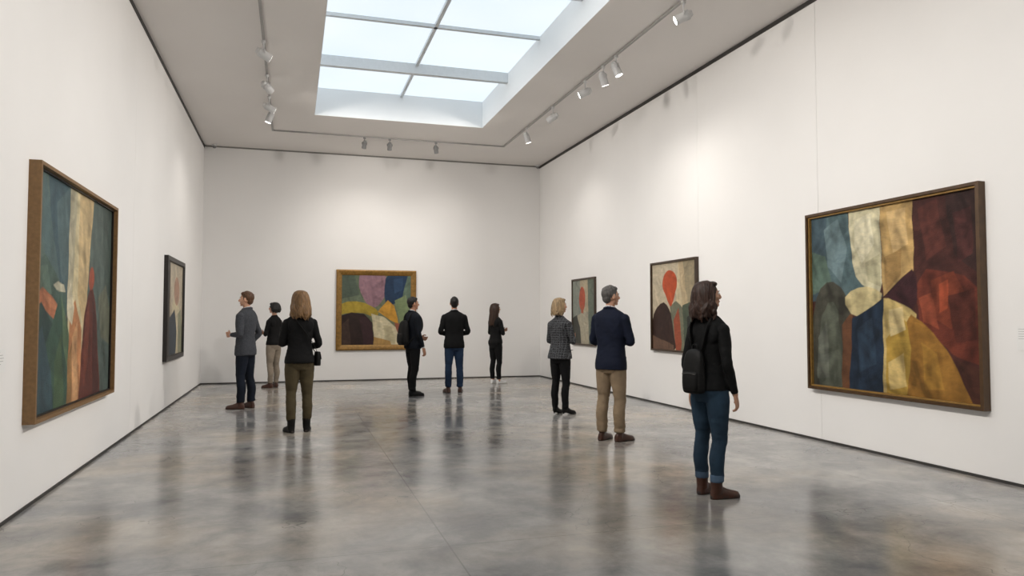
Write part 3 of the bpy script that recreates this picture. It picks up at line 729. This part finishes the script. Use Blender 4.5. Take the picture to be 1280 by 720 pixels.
# back wall
C_sh = [([(0,0),(.3,0),(.3,.42),(0,.5)], '#57624f'), ([(0,.0),(.18,0),(.26,.3),(.0,.34)], '#4e594d'), ([(.0,.34),(.26,.28),(.32,.4),(0,.44)], '#66705c'), (smooth_poly([(.26,-.08),(.64,-.08),(.64,.28),(.50,.48),(.34,.42),(.23,.15)], 2), '#8c6c76'),
        (smooth_poly([(.63,-.08),(.99,-.08),(.97,.25),(.76,.42),(.60,.44)], 1), '#223650'), ([(.74,.05),(.88,.03),(.88,.2),(.76,.26)], '#2c4360'), ([(.95,0),(1,0),(1,.6),(.85,.5),(.87,.32)], '#5b6c5c'),
        (smooth_poly([(-.05,.44),(.12,.36),(.34,.40),(.54,.5),(.5,.62),(.3,.54),(.1,.54),(-.05,.58)], 2), '#a08a34'), ([(.52,.52),(.66,.36),(.76,.44),(.82,.70),(.68,.64)], '#bf8d38'), ([(.76,.36),(.92,.28),(1,.55),(1,.75),(.84,.68)], '#73815e'),
        ([(0,.58),(.14,.53),(.32,.56),(.44,.68),(.47,1),(0,1)], '#2c1f1c'), ([(0,.72),(.1,.62),(.14,1),(0,1)], '#403029'), ([(.25,.6),(.36,.6),(.44,.7),(.46,1),(.32,1)], '#382527'), ([(.42,.55),(.60,.60),(.80,.76),(.84,1),(.47,1),(.45,.7)], '#c6bb9b'), ([(.6,.72),(.72,.74),(.78,.98),(.64,.98)], '#b3a888'),
        ([(.76,.68),(1,.72),(1,1),(.86,1)], '#8c5240'), ([(.46,.88),(.7,.95),(.72,1),(.46,1)], '#a88550')]
painting((1.87, YB, 1.61), 0, 1.82, 1.84, [(0,0),(0,.05),(.03,.065),(.08,.055),(.12,.04),(.125,.034),(.125,0)], F_gold, None, C_sh, '#6a6f58', 3, 170, 300)
# right far
D_sh = [([(0,0),(.4,0),(.38,1),(0,1)], '#82877e'), ([(.35,0),(1,0),(1,.5),(.4,.5)], '#a89b83'), ([(.7,0),(1,0),(1,1),(.75,1)], '#626b5e'), (circ(.45,.3,.14,.19), '#a84e36'), ([(.4,.4),(.5,.4),(.5,.62),(.4,.62)], '#a0563d'),
        ([(.1,.75),(.25,.55),(.45,.52),(.7,.6),(.75,1),(.08,1)], '#a8a08c'), ([(0,.6),(.2,.55),(.35,.75),(.4,1),(0,1)], '#3a3a34')]
painting((XR, 14.18, 1.555), -math.pi/2, 1.25, 1.40, thin(.035, .05), F_dark, None, D_sh, '#9a9484', 4, 120, 200)
# right middle
E_sh = [([(0,0),(.62,0),(.55,.5),(0,.7)], '#bbae97'), ([(.62,0),(1,0),(1,.62),(.7,.5)], '#b29f80'), ([(.72,.0),(1,0),(1,.5),(.8,.45)], '#92866d'),
        (smooth_poly([(-.05,.76),(.06,.54),(.24,.44),(.38,.50),(.52,.68),(.58,1.05),(-.05,1.05)], 1), '#33221e'), ([(.42,.5),(.56,.44),(.7,.52),(.74,1),(.56,1)], '#6d6e5c'), ([(.5,.66),(.62,.52),(.68,.9),(.66,1),(.55,1)], '#944c36'),
        ([(.7,.5),(.85,.46),(1,.56),(1,1),(.74,1)], '#4c5547'), ([(.80,.62),(.86,.6),(.9,1),(.8,1)], '#2b2b2a'), ([(0,.84),(.3,.9),(.5,.94),(.5,1),(0,1)], '#685042'),
        (circ(.42,.24,.17,.15), '#ad4c2d'), (smooth_poly([(.25,.26),(.59,.26),(.47,.50),(.40,.50)], 1), '#ad4c2d')]
painting((XR, 10.42, 1.61), -math.pi/2, 1.45, 1.46, thin(.03, .06), F_dark, None, E_sh, '#c4b494', 5, 170, 250)
# right large
G_sh = [([(0,0),(.27,0),(.30,.3),(.38,.42),(.49,.49),(.3,.5),(0,.5)], '#4a5c60'), ([(0,0),(.12,0),(.1,.5),(0,.5)], '#3d4d55'), ([(.1,.08),(.2,.03),(.26,.2),(.22,.4),(.12,.3)], '#5f7175'), ([(0,.2),(.1,.24),(.16,.42),(0,.46)], '#516359'),
        (smooth_poly([(.27,-.1),(.48,-.1),(.48,.2),(.49,.49),(.38,.44),(.30,.34),(.28,.1)], 1), '#b9b295'), ([(.32,.05),(.42,.03),(.44,.2),(.36,.3),(.31,.2)], '#c8c1a6'), ([(.38,.3),(.47,.26),(.48,.44),(.40,.40)], '#a6a083'),
        ([(.48,0),(.67,0),(.67,.36),(.58,.42),(.49,.49)], '#b29360'), ([(.52,.04),(.63,.03),(.64,.22),(.55,.26)], '#c3a574'), ([(.5,.28),(.6,.24),(.6,.38),(.51,.46)], '#a08050'),
        ([(.67,0),(1,0),(1,.45),(.67,.42)], '#40231f'), ([(.84,0),(1,0),(1,.4),(.88,.3)], '#352220'), ([(.7,.05),(.8,.02),(.84,.26),(.74,.32)], '#4e2923'), ([(.88,.1),(.97,.08),(.97,.3),(.9,.34)], '#472725'),
        ([(.67,.45),(.74,.36),(.93,.40),(1,.48),(1,.82),(.86,.78),(.70,.62)], '#5d2c21'), ([(.76,.42),(.88,.38),(.94,.52),(.86,.66),(.77,.6)], '#703625'), ([(.84,.5),(.97,.46),(.98,.7),(.88,.72)], '#4c251d'), ([(.69,.5),(.76,.48),(.8,.66),(.72,.62)], '#7e3f2c'), ([(.80,.44),(.85,.42),(.84,.56),(.80,.58)], '#94462d'),
        (smooth_poly([(0,.60),(.04,.44),(.14,.38),(.24,.44),(.29,.62),(.30,1.1),(-.05,1.1)], 1), '#3f3e36'), (smooth_poly([(.05,.62),(.14,.48),(.21,.60),(.22,1.1),(.04,1.1)], 1), '#4f5348'), ([(.04,.72),(.11,.62),(.12,.95),(.03,.96)], '#5b5e55'), ([(.22,.64),(.29,.56),(.30,.7),(.27,1),(.21,1)], '#61402c'),
        (smooth_poly([(.22,.50),(.30,.43),(.42,.43),(.50,.49),(.40,.55),(.30,.60)], 1), '#b6a87e'),
        ([(.29,.6),(.38,.56),(.49,.50),(.50,.75),(.49,1),(.26,1)], '#1d2a3a'), ([(.32,.66),(.42,.6),(.44,.85),(.33,.9)], '#283748'),
        ([(.49,.50),(.58,.50),(.68,.58),(.70,1),(.48,1)], '#b19b65'), ([(.50,.72),(.6,.6),(.68,.66),(.70,1),(.5,1)], '#a0823b'), ([(.52,.56),(.6,.54),(.62,.66),(.53,.7)], '#c2ae7e'), ([(.51,.84),(.6,.78),(.62,.95),(.52,.98)], '#b8a068'),
        (smooth_poly([(.49,.49),(.58,.41),(.69,.33),(.68,.57),(.58,.52)], 1), '#361d21'),
        (smooth_poly([(.62,.56),(.74,.64),(.86,.80),(.94,.96),(.98,1.1),(.60,1.1),(.65,.8)], 1), '#855f2a'), ([(.7,.72),(.78,.78),(.82,.95),(.72,.96)], '#966f31'), ([(.88,.8),(1,.84),(1,1),(.96,1)], '#43271f')]
painting((XR, 6.075, 1.608), -math.pi/2, 2.27, 2.02, [(0,0),(0,.08),(.03,.085),(.035,.06),(.035,0)], F_bronze, (.05, .062, .016, F_gilt), G_sh, '#40231f', 6, 280, 900, .24)

# wall labels
def label(loc, rot, w_, h):
    e = empty('wall_label', loc, rot)
    boxes('card', [(-w_/2, w_/2, -.006, 0, -h/2, h/2)], M_card, parent=e)
    boxes('text_lines', [(-w_/2+.015, -w_/2+.015+(w_-.03)*k, -.0068, -.006, h/2-.025-i*.02, h/2-.021-i*.02) for i, k in enumerate((.5, .8, .9, .85, .6)) if .025+i*.02 < h-.01], M_cardtxt, parent=e)
label((XL, 5.68, 1.12), math.pi/2, .20, .16); label((XR, 4.60, 1.24), -math.pi/2, .16, .20)
label((XL, 8.95, 1.25), math.pi/2, .12, .09); label((XR, 9.35, 1.22), -math.pi/2, .12, .10)

# ------------------------------------------------------------------ track lighting
TX0, TX1, TY1, TY0 = -.41, 4.40, 15.26, .4
zt = ZC-.004
boxes('lighting_track', [(TX0-.018, TX0+.018, TY0, TY1+.018, zt-.02, zt), (TX1-.018, TX1+.018, TY0, TY1+.018, zt-.02, zt), (TX0+.018, TX1-.018, TY1-.018, TY1+.018, zt-.02, zt)], M_track)
def spot(x, y, target, dark=False, power=90, size=84, blend=1.0, k=1.25):
    z = zt-.02
    e = empty('track_spotlight', (x, y, z))
    m = M_lampd if dark else M_lampw
    if dark: k = 1.0
    P = Parts()
    P.limb([(0, 0, 0), (0, 0, -.03)], [.028, .028], 0, n=14, round_ends=False)
    P.limb([(0, 0, -.02), (0, 0, -.11*k)], [.009, .009], 0, n=8, round_ends=False)
    hd = Vector((0, 0, -.15*k)); d = (Vector(target)-Vector((x, y, z))-hd).normalized()
    sd = d.cross(Vector((0, 0, 1))).normalized()
    P.limb([hd+sd*.05*k, hd+sd*.05*k+Vector((0, 0, .04*k)), Vector((0, 0, -.105*k)), hd-sd*.05*k+Vector((0, 0, .04*k)), hd-sd*.05*k], [.006]*5, 0, n=6)
    P.limb([hd-d*.085*k, hd-d*.06*k, hd-d*.055*k, hd+d*.085*k], [.028*k, .036*k, .045*k, .047*k], 0, n=20, sub=1, round_ends=False)
    P.limb([hd+d*.080*k, hd+d*.0865*k], [.040*k, .040*k], 1, n=20, round_ends=False)
    for q in range(3): P.limb([hd-d*(.05-.015*q)*k, hd-d*(.046-.015*q)*k], [.05*k, .05*k], 0, n=20, sub=1, round_ends=False)
    mesh_obj('lamp_head', P.V, P.F, [m, M_bulb], P.M, parent=e)
    L = bpy.data.lights.new('lamp_beam', 'SPOT'); L.energy = power; L.spot_size = math.radians(size); L.spot_blend = blend
    L.shadow_soft_size = .12; L.color = (1.0, .935, .86)
    lo = bpy.data.objects.new('lamp_beam', L); link(lo); lo.parent = e; lo.location = hd+d*.13*k
    lo.rotation_euler = d.to_track_quat('-Z', 'Y').to_euler()
CR = 435
# left run: throws across the room on the right wall / end wall
for y, t, p_ in ((1.5, (XR, 2.5, 1.9), CR), (3.6, (XR, 5.0, 1.9), CR), (5.6, (XR, 7.0, 1.9), CR), (7.6, (XR, 9.2, 1.9), CR),  # these four heads are out of view, added to brighten the walls
                 (10.3, (XR, 12.4, 1.9), CR*.9), (11.75, (3.6, YB, 2.0), CR*.75), (12.9, (XR, 14.6, 1.9), CR*.6)): spot(TX0, y, t, power=p_)
spot(TX0, 13.5, (XL, 13.9, 1.2), power=50, size=110)
# right run
for y, t, p_ in ((1.5, (XL, 3.0, 1.9), CR), (3.4, (XL, 5.4, 1.9), CR), (5.3, (XL, 7.8, 1.9), CR), (7.57, (XL, 10.4, 1.9), CR),  # first three heads are unseen, added as extra wash for the left wall
                 (10.6, (XL, 13.4, 1.9), CR*.95), (12.1, (.2, YB, 2.0), CR*.75)): spot(TX1, y, t, power=p_)
for y, t in ((9.45, 8.9), (9.9, 10.5), (13.6, 13.9)): spot(TX1, y, (XR, t, 1.2), power=50, size=110)
for x in (1.4, 1.92, 2.9): spot(x, TY1, (x+(x-1.9)*1.0, YB, 1.4), True, power=40, size=110)

# security cameras
for x, r in ((XL+.22, 1), (XR-.1, -1)):
    P = Parts(); P.limb([(0, 0, 0), (0, 0, -.03)], [.05, .05], 0, n=18, round_ends=False); P.ell((0, 0, -.045), (.042, .042, .04), 1)
    c = mesh_obj('security_camera', P.V, P.F, [M_lampw, M_lampd], P.M, smooth=True); c.location = (x, YB-.15, ZC-.004)

# ------------------------------------------------------------------ world + camera
wd = bpy.data.worlds.new('World'); scene.world = wd; wd.use_nodes = True
wd.node_tree.nodes['Background'].inputs[0].default_value = (.6, .7, .8, 1); wd.node_tree.nodes['Background'].inputs[1].default_value = .3
cam = bpy.data.cameras.new('camera'); co = bpy.data.objects.new('camera', cam); link(co)
co.location = (0, 0, 1.4); cam.sensor_width = 36; cam.lens = 25.71
co.rotation_euler = (math.radians(90+2.44), 0, math.radians(-16.75))
scene.camera = co
